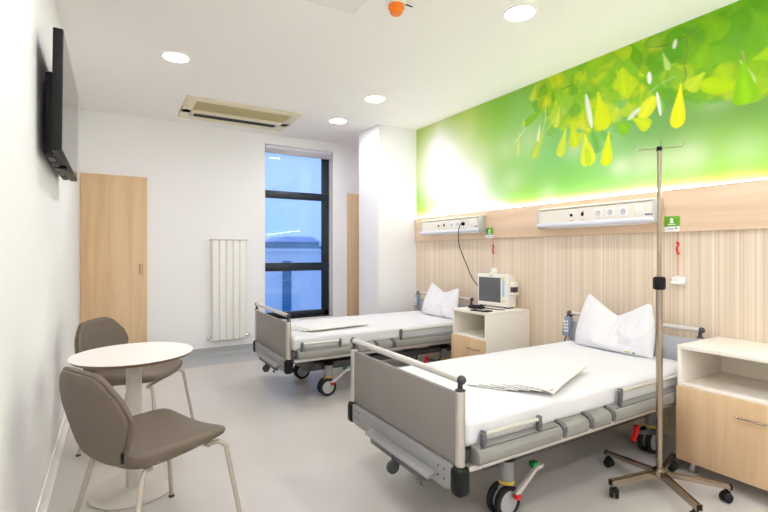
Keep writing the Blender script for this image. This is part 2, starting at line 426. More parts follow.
def paint_mural():
    y0, y1, z0, z1 = YF, 4.758, 1.712, H
    ny, nz = 960, 190
    ys = np.linspace(y0, y1, ny); zs = np.linspace(z0, z1, nz)
    Yg, Zg = np.meshgrid(ys, zs)
    tgt = [(424, 140, 176, 206, 96), (422, 170, 205, 228, 140), (424, 205, 150, 214, 50), (440, 150, 240, 244, 220), (446, 165, 255, 255, 252), (452, 185, 255, 255, 252), (438, 178, 255, 255, 250),
           (470, 195, 252, 253, 245), (440, 198, 226, 240, 170), (432, 212, 170, 220, 80), (470, 212, 250, 253, 240), (465, 140, 186, 212, 106), (455, 128, 170, 205, 80), (485, 130, 150, 196, 72), (480, 160, 190, 218, 130), (500, 115, 118, 184, 48),
           (500, 150, 140, 196, 84), (500, 185, 140, 204, 90), (490, 205, 160, 216, 110), (520, 125, 128, 190, 90), (520, 165, 142, 204, 100), (520, 200, 140, 205, 70),
           (545, 165, 120, 196, 100), (550, 195, 138, 204, 76), (570, 175, 104, 188, 80), (580, 190, 140, 212, 80), (600, 180, 120, 196, 90), (615, 165, 150, 210, 130), (610, 190, 130, 206, 60),
           (640, 150, 100, 164, 72), (640, 125, 92, 150, 66), (645, 170, 160, 208, 130), (640, 185, 134, 206, 60), (665, 130, 88, 146, 60), (690, 120, 98, 152, 64), (690, 155, 170, 206, 130), (670, 180, 130, 208, 40), (720, 115, 104, 152, 66),
           (700, 165, 140, 208, 50), (720, 145, 120, 180, 50), (715, 175, 128, 216, 10), (745, 110, 92, 138, 56), (745, 150, 150, 200, 80), (745, 165, 132, 214, 14), (765, 100, 84, 132, 50), (765, 140, 110, 176, 50), (765, 170, 130, 216, 10),
           (560, 130, 110, 180, 80), (590, 145, 110, 186, 90), (610, 120, 120, 180, 90), (640, 60, 80, 156, 14), (700, 50, 92, 164, 16), (745, 25, 72, 138, 10), (600, 75, 92, 164, 24), (540, 100, 120, 184, 50), (765, 60, 88, 144, 40), (720, 20, 76, 146, 10)]
    P = np.array([wall_pt(a[0], a[1]) for a in tgt]); K = np.array([lin(a[2:])[:3] for a in tgt])
    extra = [(0.5, 2.5, (80, 140, 20)), (0.5, 2.1, (84, 134, 50)), (.5, 1.8, (126, 206, 20)), (-.5, 2.4, (90, 150, 40)), (-.5, 1.9, (110, 180, 60)), (-1.2, 2.2, (100, 170, 60))]
    P = np.vstack([P, [(a[0], a[1]) for a in extra]]); K = np.vstack([K, [lin(a[2])[:3] for a in extra]])
    num = np.zeros((nz, ny, 3)); den = np.zeros((nz, ny))
    for p, k in zip(P, K):
        d2 = (Yg - p[0]) ** 2 + (Zg - p[1]) ** 2
        w = np.exp(-d2 / (2 * .13 ** 2)) + .02 / (1 + (d2 / .05) ** 2)
        num += w[..., None] * k; den += w
    col = num / den[..., None]
    rs = np.random.RandomState(5)
    # soft pale highlights of the blurred background
    for u, v, r, a in ((621, 167, .05, .6), (645, 163, .07, .5), (668, 160, .05, .35), (690, 157, .07, .55), (575, 150, .06, .3), (512, 182, .08, .3), (745, 150, .08, .3), (548, 192, .06, .25), (475, 178, .09, .4), (716, 100, .05, .2),
                       (444, 162, .20, 1.), (455, 186, .22, 1.), (438, 178, .17, 1.), (470, 200, .16, .8), (484, 207, .14, .5), (436, 150, .13, .7), (505, 150, .1, .25), (530, 140, .1, .25)):
        y, z = wall_pt(u, v)
        d2 = ((Yg - y) / 1.15) ** 2 + (Zg - z) ** 2
        m = a * np.exp(-d2 / (2 * r * r))
        col = col * (1 - m[..., None]) + np.array(lin((255, 255, 253) if u < 490 else (222, 236, 190))[:3]) * m[..., None]
    def leaf(a, b, wid, rgb, alpha=1., soft=.004, shape='drop', inner=None):
        (ya, za), (yb, zb) = wall_pt(*a), wall_pt(*b)
        L = math.hypot(yb - ya, zb - za)
        if L < 1e-4: return
        dy, dz = (yb - ya) / L, (zb - za) / L
        s = ((Yg - ya) * dy + (Zg - za) * dz) / L
        t = -(Yg - ya) * dz + (Zg - za) * dy
        sc = np.clip(s, 0, 1)
        if shape == 'drop': w = 1.55 * wid * (.07 + .93 * sc ** 1.25) * np.sqrt(np.clip(1 - sc ** 4.5, 0, 1))
        elif shape == 'fan': w = wid * (.06 + .94 * sc ** .9) * np.clip(1 - sc ** 12, 0, 1) ** .5
        else: w = wid * np.sqrt(np.clip(1 - (2 * sc - 1) ** 2, 0, 1))
        inside = (s > 0) & (s < 1)
        m = np.where(inside, np.clip((w - np.abs(t)) / soft + .5, 0, 1), 0) * alpha
        k = np.array(lin(rgb)[:3]); c = np.ones(Yg.shape + (3,)) * k
        ed = np.clip(np.abs(t) / (w + 1e-4), 0, 1)
        c = c * (.90 + .16 * (1 - ed) ** 2)[..., None]
        if inner is not None:
            mi = np.clip((w * .5 - np.abs(t)) / .012, 0, 1) * np.clip((s - .3) / .2, 0, 1) * .6
            c = c * (1 - mi[..., None]) + np.array(lin(inner)[:3]) * mi[..., None]
        nonlocal col
        col = col * (1 - m[..., None]) + c * m[..., None]
    # the dense crown of blurred leaves along the ceiling
    low = [(528, 100), (548, 118), (575, 135), (600, 128), (625, 112), (650, 92), (680, 72), (720, 72), (768, 60)]
    def low_v(u):
        return np.interp(u, [p[0] for p in low], [p[1] for p in low])
    def top_v(u): return 130 - .401 * (u - 418)
    # the merged mass behind the single leaves
    gu = cx_ + f_ * ((3.335 * C_ - Yg * S_) / (3.335 * S_ + Yg * C_))
    gv = cy_ - f_ * (Zg - h_) / (3.335 * S_ + Yg * C_)
    gv_low = low_v(gu) - 6 + 7 * np.sin(gu * .31) + 5 * np.sin(gu * .13 + 1)
    mass = np.clip((gv_low - gv) / 14, 0, 1) * np.clip((gu - 535) / 22, 0, 1) * .9
    mixu = np.clip((gu - 560) / 130, 0, 1)[..., None]
    mcol = np.array(lin((134, 190, 30))[:3]) * (1 - mixu) + np.array(lin((98, 172, 14))[:3]) * mixu
    col = col * (1 - mass[..., None]) + mcol * mass[..., None]
    pal = [(84, 158, 12), (98, 172, 14), (120, 186, 10), (150, 202, 8), (72, 146, 10), (176, 210, 14), (106, 178, 20), (90, 164, 30)]
    for i in range(230):
        u = rs.uniform(536, 800)
        v = rs.uniform(top_v(u) - 6, low_v(u) + 2)
        hi = (low_v(u) - v) / max(8, low_v(u) - top_v(u))
        big = np.interp(u, [540, 640, 700, 768], [16, 24, 36, 44])
        L = rs.uniform(.7, 1.25) * big
        a = rs.uniform(.3, 2.5)
        c = pal[rs.randint(len(pal))]
        if u < 650 and rs.rand() < .5: c = (176 + rs.randint(44), 216, 16)
        if u > 660 and hi > .3: c = pal[rs.choice([0, 1, 2, 4, 6, 7])]
        sharp_one = rs.rand() < .4 and u < 690
        leaf((u, v), (u + L * math.cos(a), v + L * math.sin(a)), rs.uniform(.04, .07) * (1 if u < 660 else 1.5), c, alpha=rs.uniform(.35, .75), soft=rs.uniform(.006, .012) if sharp_one else rs.uniform(.02, .05), shape=('drop', 'oval', 'fan')[rs.randint(3)])
    def twig(pts, wid, rgb, al=.9):
        for i in range(len(pts) - 1): leaf(pts[i], pts[i + 1], wid, rgb, al, .004, 'oval')
    twig([(700, 26), (686, 36), (672, 44), (655, 47)], .006, (96, 96, 40), .7)
    twig([(686, 36), (688, 50), (684, 66), (687, 76), (682, 84)], .005, (110, 112, 40), .85)
    twig([(648, 94), (660, 84), (676, 76)], .005, (150, 190, 110), .7)
    twig([(560, 90), (575, 84)], .005, (60, 96, 30), .8)
    twig([(546, 102), (545, 125), (538, 140)], .004, (210, 226, 150), .9)
    twig([(513, 145), (526, 128)], .004, (226, 236, 200), .95)
    twig([(556, 118), (545, 132)], .004, (200, 220, 120), .8)
    twig([(633, 66), (640, 60), (648, 58)], .005, (120, 140, 30), .7)
    twig([(742, 50), (745, 62)], .008, (150, 160, 70), .8)
    # leaves in focus
    Y1, Y2 = (226, 232, 24), (206, 226, 30)
    leaf((681, 84), (677, 128), .052, (232, 234, 20), soft=.006, inner=(214, 226, 10))
    leaf((609, 132), (606, 166), .052, (208, 228, 20), soft=.006)
    leaf((585, 134), (589, 166), .072, (218, 232, 40), soft=.006, inner=(150, 200, 10))
    leaf((566, 128), (560, 157), .05, (200, 222, 50), soft=.008, inner=(186, 214, 60))
    leaf((572, 124), (576, 146), .06, (190, 216, 20), soft=.008)
    leaf((544, 132), (533, 159), .05, (178, 212, 60), soft=.008)
    leaf((540, 124), (538, 142), .02, (226, 236, 170), soft=.006)
    leaf((519, 130), (518, 155), .028, (190, 218, 110), soft=.008)
    leaf((545, 108), (524, 125), .04, (112, 188, 24), soft=.01)
    leaf((525, 118), (523, 127), .015, (190, 215, 70), soft=.01)
    leaf((536, 84), (532, 101), .045, (190, 214, 50), soft=.015)
    leaf((560, 105), (556, 128), .03, (196, 216, 60), soft=.012)
    leaf((598, 92), (604, 130), .075, (206, 220, 12), soft=.012, inner=(188, 214, 0))
    leaf((586, 94), (592, 128), .022, (238, 242, 214), .85, soft=.008, shape='oval')
    leaf((622, 68), (625, 96), .05, (178, 212, 10), soft=.02, shape='oval')
    leaf((655, 96), (640, 120), .055, (214, 224, 30), soft=.008, shape='oval')
    leaf((632, 118), (650, 127), .05, (190, 216, 14), soft=.008)
    leaf((617, 122), (628, 132), .05, (110, 184, 10), soft=.01)
    leaf((660, 96), (662, 112), .03, (100, 180, 50), soft=.01)
    leaf((657, 92), (661, 116), .012, (236, 244, 216), soft=.006, shape='oval')
    leaf((663, 53), (669, 70), .022, (176, 208, 100), soft=.01)
    leaf((649, 72), (650, 84), .016, (240, 246, 225), soft=.008, shape='oval')
    leaf((676, 39), (674, 49), .014, (226, 232, 200), soft=.008, shape='oval')
    leaf((705, 72), (688, 90), .06, (184, 216, 30), soft=.012)
    leaf((700, 84), (733, 87), .055, (170, 214, 4), soft=.008, shape='oval', inner=(160, 208, 0))
    leaf((740, 60), (754, 84), .02, (200, 220, 130), soft=.01)
    leaf((743, 62), (746, 104), .085, (122, 196, 8), soft=.008, shape='fan', inner=(140, 206, 10))
    leaf((752, 60), (778, 50), .05, (150, 206, 20), soft=.015)
    leaf((640, 108), (628, 120), .02, (214, 230, 200), .8, soft=.012, shape='oval')
    col = np.clip(col, 0, 1) ** .80
    col = np.clip(col, 0, .95)
    me = bpy.data.meshes.new('wall_mural')
    nv = ny * nz
    # front face grid, then a rim and back so the sheet has its own thickness
    co = np.stack([np.full(nv, 3.333), Yg.ravel(), Zg.ravel()], 1)
    back = np.array([[3.344, y0, z0], [3.344, y1, z0], [3.344, y1, z1], [3.344, y0, z1]])
    idx = np.arange(nv).reshape(nz, ny)
    q = np.stack([idx[:-1, :-1], idx[1:, :-1], idx[1:, 1:], idx[:-1, 1:]], -1).reshape(-1, 4)
    c4 = [idx[0, 0], idx[0, -1], idx[-1, -1], idx[-1, 0]]
    faces = q.tolist()
    b = nv
    faces.append([b, b + 1, b + 2, b + 3])
    faces.append(idx[0, :].tolist() + [b + 1, b])
    faces.append(idx[-1, ::-1].tolist() + [b + 3, b + 2])
    faces.append(idx[::-1, 0].tolist() + [b, b + 3])
    faces.append(idx[:, -1].tolist() + [b + 2, b + 1])
    me.from_pydata(np.vstack([co, back]).tolist(), [], faces)
    at = me.color_attributes.new('print', 'FLOAT_COLOR', 'POINT')
    full = np.ones((nv + 4, 4)); full[:nv, :3] = col.reshape(-1, 3); full[nv:, :3] = .8
    at.data.foreach_set('color', full.astype(np.float32).ravel())
    m = bpy.data.materials.new('printed_leaf_mural'); m.use_nodes = True
    nt = m.node_tree; bs = nt.nodes['Principled BSDF']
    a = nt.nodes.new('ShaderNodeAttribute'); a.attribute_name = 'print'
    nt.links.new(a.outputs['Color'], bs.inputs['Base Color'])
    bs.inputs['Roughness'].default_value = .6; bs.inputs['Specular IOR Level'].default_value = .2
    me.materials.append(m)
    o = bpy.data.objects.new('wall_mural', me); C.objects.link(o)
    tag(o, 'long printed mural of bright green leaves above the oak wall rail', 'mural')
paint_mural()

# ------------------------------------------------------------------ ceiling fittings
def make_light(label, x, y, first=None):
    if first is None:
        t = thing('ceiling_light', label, 'ceiling light', (x, y, H), 0, 'recessed ceiling lights')
        MB().lathe([(.092, -.001), (.094, -.006), (.106, -.006), (.111, 0), (.092, 0), (.092, -.001)], n=40).build('trim_ring', W_CEIL, t)
        MB().lathe([(1e-4, -.003), (.092, -.003), (.092, -.0005), (1e-4, -.0005)], n=40).build('diffuser', LAMP, t)
    else:
        t = copy_tree(first); t.location = (x, y, H); t['label'] = label
    return t
L0 = make_light('round recessed ceiling light above the table, in front of the air conditioner', .432, 3.961)
make_light('round recessed ceiling light closest to the orange detector, above the drip-stand bed', 2.279, 2.079, L0)
make_light('round recessed ceiling light in the middle of the row above the beds', 2.292, 4.006, L0)
make_light('round recessed ceiling light beside the white pillar, closest to the window', 2.299, 4.906, L0)
for x, y in ((.43, 2.08), (.43, .25), (2.29, .25), (.43, -.8), (1.36, -.8), (2.29, -.8)):  # unseen fittings continue the grid; rearmost row added to raise the bounce light
    make_light('unseen round recessed ceiling light, added out of view to help light the room', x, y, L0)

ac = thing('air_conditioner', 'ivory ceiling air conditioner with beige filter grille and dark outlet slot', 'air conditioner', (1.236, 5.25, H))
m = MB()
m.box(-.605, .605, -.39, -.30, -.022, 0, .006).box(-.605, .605, .02, .14, -.022, 0, .006).box(-.605, .605, .27, .40, -.022, 0, .006)
m.box(-.605, -.5, -.31, .28, -.022, 0, .006).box(.5, .605, -.31, .28, -.022, 0, .006)
m.build('frame', ACFRAME, ac)
m = MB().box(-.5, .5, -.3, .02, -.014, -.004)
for k in range(16): m.box(-.5, .5, -.3 + k * .02, -.296 + k * .02, -.018, -.012)
m.build('filter_grille', ACGRILLE, ac)
MB().box(-.5, .5, .14, .27, -.006, -.002).build('air_outlet', DARK, ac)
m = MB()
for k in range(3): m.box(-.46, .46, .165 + k * .035, .172 + k * .035, -.026, -.006)
m.build('louvre', DARK, ac)
for s in (-1, 1): MB().box(min(s * .46, s * .5), max(s * .46, s * .5), .145, .265, -.023, -.006, .002).build('outlet_cap', UNITGREY, ac)

hp = MB()
for a in ((.75, 1.35, 2.05, 2.056), (.75, 1.35, 2.644, 2.65), (.75, .756, 2.05, 2.65), (1.344, 1.35, 2.05, 2.65)):
    hp.box(a[0], a[1], a[2], a[3], H - .003, H)
hp.box(.76, 1.34, 2.06, 2.64, H - .0022, H)
struct(hp.build('ceiling_hatch', mat('hatch_white', (238, 234, 231), .8)))
sd = thing('smoke_detector', 'ceiling smoke detector under a bright orange dust cover', 'smoke detector', (1.52, 2.39, H))
MB().lathe([(.062, 0), (.062, -.010), (.055, -.018), (1e-4, -.018)], n=28).build('base', MEDWHITE, sd)
MB().lathe([(.046, -.017), (.05, -.022), (.05, -.04), (.04, -.046), (.038, -.066), (.03, -.074), (1e-4, -.075)], n=28).build('dust_cover', ORANGE, sd)
MB().tube([(.05, -.03, -.012), (.085, -.045, -.022), (.1, -.03, -.012)], .004).build('clip', BLACK, sd)

# ------------------------------------------------------------------ television on the left wall
tv = thing('television', 'black flat television on a bracket, high on the plain left wall', 'television', (-.209, 3.182, 1.76))
tilt = Matrix.Rotation(R(.7), 3, 'Y')
def tb(x0, x1, y0, y1, z0, z1, b=.004):
    return MB().box(x0, x1, y0, y1, z0, z1, b, rot=tilt, piv=(0, 0, 0))
tb(-.042, -.002, -.548, .548, 0, .583, .004).build('casing', BLACK, tv)
tb(-.003, .0, -.542, .542, .012, .577, .0).build('screen', TVSCREEN, tv)
tb(-.078, -.04, -.46, .46, -.008, .40, .01).build('rear_housing', BLACK, tv)
m = MB()
for k in range(5): m.box(-.07, -.045, -.42 + k * .17, -.30 + k * .17, -.012, -.006, .001)
m.build('speaker_grille', DARK, tv)
tb(-.05, -.012, -.10, .10, -.016, .002, .003).build('sensor_bar', BLACK, tv)
MB().box(-.1005, -.088, -.22, .22, .06, .42, .003).box(-.089, -.07, -.19, -.15, .05, .44, .003).box(-.089, -.07, .15, .19, .05, .44, .003).build('wall_bracket', BLACK, tv)

# ------------------------------------------------------------------ radiator
ra = thing('radiator', 'tall white five-column radiator on the wall between oak door and window', 'radiator', (1.255, 5.88, .18))
m = MB()
for k in range(5):
    x0 = -.205 + k * .0825
    MB.box(m, x0, x0 + .075, -.025, .03, 0, 1.25, .012, seg=3)
for k in range(4):
    m.box(-.205 + k * .0825 + .07, -.205 + (k + 1) * .0825 + .005, .0, .02, .02, 1.23)
m.build('column', RAD, ra)
for z in (.05, 1.215): MB().tube([(-.21, .012, z), (.21, .012, z)], .016).build('header_tube', RAD, ra)
for x in (-.12, .12): MB().box(x - .012, x + .012, .02, .0595, 1.05, 1.12, .002).build('wall_bracket', RAD, ra)
MB().box(-.225, .22, -.035, .04, 1.245, 1.262, .004).build('top_bar', ALU_PALE, ra)
for s in (-1, 1):
    v = MB().tube([(s * .2, .01, .035), (s * .245, .01, .035)], .012).tube([(s * .245, .01, .035), (s * .245, .055, .035)], .010).build('valve', CHROME, ra)
    MB().tube([(s * .232, .01, .035), (s * .262, .01, .035)], .02).build('valve_cap', ALU_PALE, v)

# ------------------------------------------------------------------ bed-head supply units
def make_unit():
    t = thing('supply_unit', '', 'medical wall unit', (3.308, 1.726, 1.487), 0, 'medical supply units on the oak rail')
    D = .088
    MB().prism([(0, .002), (-D + .008, .002), (-D, .036), (-D, .142), (-D + .01, .15), (0, .15)], 'y', .012, .994).build('body', UNITWHITE, t)
    MB().prism([(0, .152), (-D + .014, .152), (-D - .004, .158), (-D - .004, .166), (-D + .02, .172), (0, .172)], 'y', 0, 1.006, .001).build('top_ledge', UNITWHITE, t)
    MB().prism([(-D + .01, 0), (-D - .012, .006), (-D - .02, .022), (-D - .012, .036), (-D + .004, .04)], 'y', 0, 1.006, .001).build('lower_trough', UNITBLUE, t)
    MB().box(-D + .02, -.015, .06, .94, -.006, .004, .002).build('lamp_cover', SIGN_WHITE, t)
    for a, b in ((-.004, .013), (.993, 1.01)):
        MB().prism([(0, -.002), (-D, -.002), (-D - .012, .012), (-D - .006, .16), (-D + .02, .174), (0, .174)], 'y', a, b, .002).build('end_cap', UNITGREY, t)
    for y in (.661, .559):
        o = MB().lathe([(.02, 0), (.018, -.006), (1e-4, -.006)], (-D, y, .093), 20, axis='x').build('gas_outlet', SIGN_WHITE, t)
        MB().lathe([(.0125, -.004), (.0125, -.012), (1e-4, -.012)], (-D, y, .093), 16, axis='x').build('port', BLACK, o)
        MB().box(-D - .001, -D + .0005, y - .02, y + .02, .05, .053).build('caption', GREYTXT, o)
    MB().box(-D - .02, -D - .01, .545, .556, .1, .114, .002).build('outlet_release', BLACK, t)
    for y in (.423, .325, .223):
        o = MB().box(-D - .008, -D + .001, y - .034, y + .034, .058, .126, .006).build('socket', SIGN_WHITE, t)
        MB().lathe([(.022, -.008), (.022, -.0095), (.019, -.0095), (.017, -.0085), (1e-4, -.0085)], (-D, y, .092), 20, axis='x').build('socket_well', UNITGREY, o)
    o = MB().box(-D - .008, -D + .001, .072, .14, .062, .13, .004).build('switch_plate', SIGN_WHITE, t)
    MB().box(-D - .011, -D - .006, .08, .104, .07, .122, .002).box(-D - .011, -D - .006, .108, .132, .07, .122, .002).build('rocker', MEDWHITE, o)
    m = MB()
    for k, w in enumerate((.008, .006, .007, .006, .008, .006)): m.box(-D - .0015, -D, .012 + k * .0095, .012 + k * .0095 + w, .052, .064)
    m.build('maker_mark', LOGO_BLUE, t)
    return t
u1 = make_unit(); u1['label'] = 'pale medical supply unit with empty sockets, on the rail behind the drip stand'
u2 = copy_tree(u1); u2.location = (3.308, 3.484, 1.487); u2['label'] = 'pale medical supply unit with a black cable plugged in, beside the white pillar'

# monitor power cable
pc = thing('power_cable', 'black power cable hanging from the supply unit down to the patient monitor', 'cable', (3.22, 3.708, 1.58))
MB().lathe([(.017, .003), (.02, -.01), (.016, -.03), (.008, -.04)], (0, 0, 0), 14, axis='x').build('plug', BLACK, pc)
MB().tube(smooth_path([(-.036, 0, 0), (-.06, .01, -.02), (-.06, .03, -.1), (-.045, .03, -.25), (-.02, -.04, -.4), (.0, -.1, -.55), (.02, -.19, -.66), (.06, -.3, -.72), (.04, -.42, -.75), (.01, -.46, -.76)]), .0048, 8).build('cord', BLACK, pc)

# ------------------------------------------------------------------ call signs and pull cords
def make_sign(label, y):
    t = thing('call_sign', label, 'sign', (3.306, y, 1.421), 0, 'green signs on the oak rail')
    MB().box(-.004, .0, -.05, .05, .036, .106, .002).build('green_plate', SIGN_GREEN, t)
    m = MB().lathe([(1e-4, -.0055), (.010, -.0055), (.010, -.003)], (0, 0, .083), 16, axis='x')
    m.prism([(-.012, .058), (.012, .058), (.008, .075), (-.008, .075)], 'x', -.0052, -.003)
    for k in range(3): m.box(-.0052, -.003, -.024 + k * .017, -.010 + k * .017, .046, .052)
    m.build('symbol', SIGN_WHITE, t)
    w = MB().box(-.003, 0, -.05, .05, 0, .034, .001).build('caption_card', SIGN_WHITE, t)
    MB().box(-.0038, -.002, -.036, -.02, .016, .026).box(-.0038, -.002, -.012, .03, .019, .022).box(-.0038, -.002, -.012, .02, .012, .015).build('caption', GREYTXT, w)
    return t
s1 = make_sign('small green sign with white card on the oak rail behind drip stand', 1.657)
s2 = copy_tree(s1); s2.location = (3.306, 3.418, 1.421); s2['label'] = 'small green sign with white card on the rail above the patient monitor'
CLEAR = mat('translucent_white_plastic', (246, 244, 240), .25)
def make_cord(label, y):
    t = thing('pull_cord', label, 'pull cord', (3.325, y, 1.06), 0, 'red emergency pull cords')
    MB().tube([(-.012, 0, .06), (-.013, 0, .365)], .0017, 6).build('cord', RED, t)
    MB().tube(smooth_path([(-.014, .006, .288), (-.014, -.008, .27), (-.014, .008, .25), (-.014, .006, .222), (-.014, -.008, .206)], 2), [.009] * 5 + [.006] * 10 + [.009] * 5, 10).build('handle', RED, t)
    MB().box(-.028, .008, -.042, .042, 0, .018, .004).box(-.026, .008, -.014, .014, .016, .06, .006).box(-.01, .008, -.042, .042, .016, .05, .004).build('call_switch', CLEAR, t)
    return t
p1 = make_cord('red pull cord on a white switch, hanging between drip stand and cabinet', 1.622)
p2 = copy_tree(p1); p2.location = (3.325, 3.372, 1.06); p2['label'] = 'red pull cord on a white switch, hanging above the patient monitor'

# ------------------------------------------------------------------ bedside cabinets
def make_cabinet(label, x0, y0, y1, ht):
    """front faces -x; local origin at front / low-y corner"""
    d = 3.32 - x0; w = y1 - y0; T = .02
    t = thing('bedside_cabinet', label, 'cabinet', (x0, y0, 0), 0, 'bedside cabinets')
    m = MB()
    m.box(0.004, d, 0, T, .085, ht - T, .0015).box(.004, d, w - T, w, .085, ht - T, .0015)
    m.box(0, d, 0, w, ht - T - .002, ht, .002)
    m.box(.004, d, T, w - T, .505, .521, .0015).box(.02, d, T, w - T, .085, .103)
    m.box(d - .012, d, T, w - T, .1, ht - T)
    m.build('carcass', CREAM, t)
    dr = MB().box(-.016, .003, .002, w - .002, .085, .507, .0015).build('door', OAK_CAB, t)
    hy = w - .30 if w > .5 else w - .245
    m = MB().tube([(-.045, hy, .42), (-.045, hy - .165, .42)], .0055, 10)
    for y in (hy - .02, hy - .145): m.tube([(-.016, y, .42), (-.045, y, .42)], .0045, 8)
    m.build('handle', STAINLESS, dr)
    for x in (.07, d - .06):
        for y in (.05, w - .05):
            MB().lathe([(.026, 0), (.026, .008), (.019, .012), (.019, .08), (.026, .085)], (x, y, 0), 20).build('foot', CHROME, t)
    return t
make_cabinet('cream and oak cabinet beside the drip stand, with an empty shelf', 2.82, .78, 1.385, .741)
make_cabinet('cream and oak cabinet between the beds, carrying the patient monitor', 2.769, 2.909, 3.358, .748)

# patient monitor
pm = thing('patient_monitor', 'white patient monitor with a blank grey screen on the cabinet', 'monitor', (3.136, 3.205, .749), R(6))
MB().prism([(0, .012), (0, .322), (.05, .318), (.115, .30), (.115, .012)], 'y', -.187, .187, .008, seg=3).build('casing', MEDWHITE, pm)
MB().box(-.0015, .004, -.098, .168, .05, .286, .001).build('screen', SCREEN_OFF, pm)
m = MB()
for k in range(6): m.box(-.004, .002, -.142, -.118, .11 + k * .025, .13 + k * .025, .002)
m.build('blue_key', BUTTON_B, pm)['label'] = 'pale blue key column'
m = MB()
for k in range(2): m.box(-.004, .002, -.142, -.112, .262 + k * .02, .276 + k * .02, .002)
m.box(-.004, .002, -.15, -.112, .055, .08, .002).build('yellow_key', BUTTON_Y, pm)
MB().box(-.001, .002, -.01, .035, .298, .306).build('maker_mark', GREYTXT, pm)
md = MB().box(.03, .10, -.23, -.185, .13, .25, .006).build('side_module', MEDWHITE, pm)
MB().box(.028, .085, -.2325, -.19, .155, .205, .003).build('module_display', PURPLE, md)
for y in (-.15, .15): MB().box(.01, .1, y - .02, y + .02, 0, .014, .003).build('foot', RUBBER, pm)

lead = MB()
rs = random.Random(8)
pts = []
for k in range(46):
    a = k * .62
    pts.append((.075 * math.cos(a) * (.55 + .45 * rs.random()), .12 * math.sin(a) * (.55 + .45 * rs.random()), .006 + .0004 * k))
lead.tube(smooth_path(pts, 2), .005, 8)
lead.tube(smooth_path([(.05, -.02, .01), (.06, -.1, .007), (.08, -.2, .006), (.12, -.24, .006)], 2), .004, 8)
lt = tag(lead.build('sensor_lead', BLACK, None, (2.93, 3.20, .749)), 'loose coil of black monitor leads on the cabinet top', 'cable')
cuff = thing('pressure_cuff', 'flat black folded cuff with pale tag in front of the monitor', 'blood pressure cuff', (2.835, 3.035, .749), R(12))
MB().box(-.045, .045, -.09, .09, 0, .012, .005).build('sleeve', BLACK, cuff)
MB().box(-.02, .0, -.05, .04, .012, .0135).build('tag', MEDWHITE, cuff)

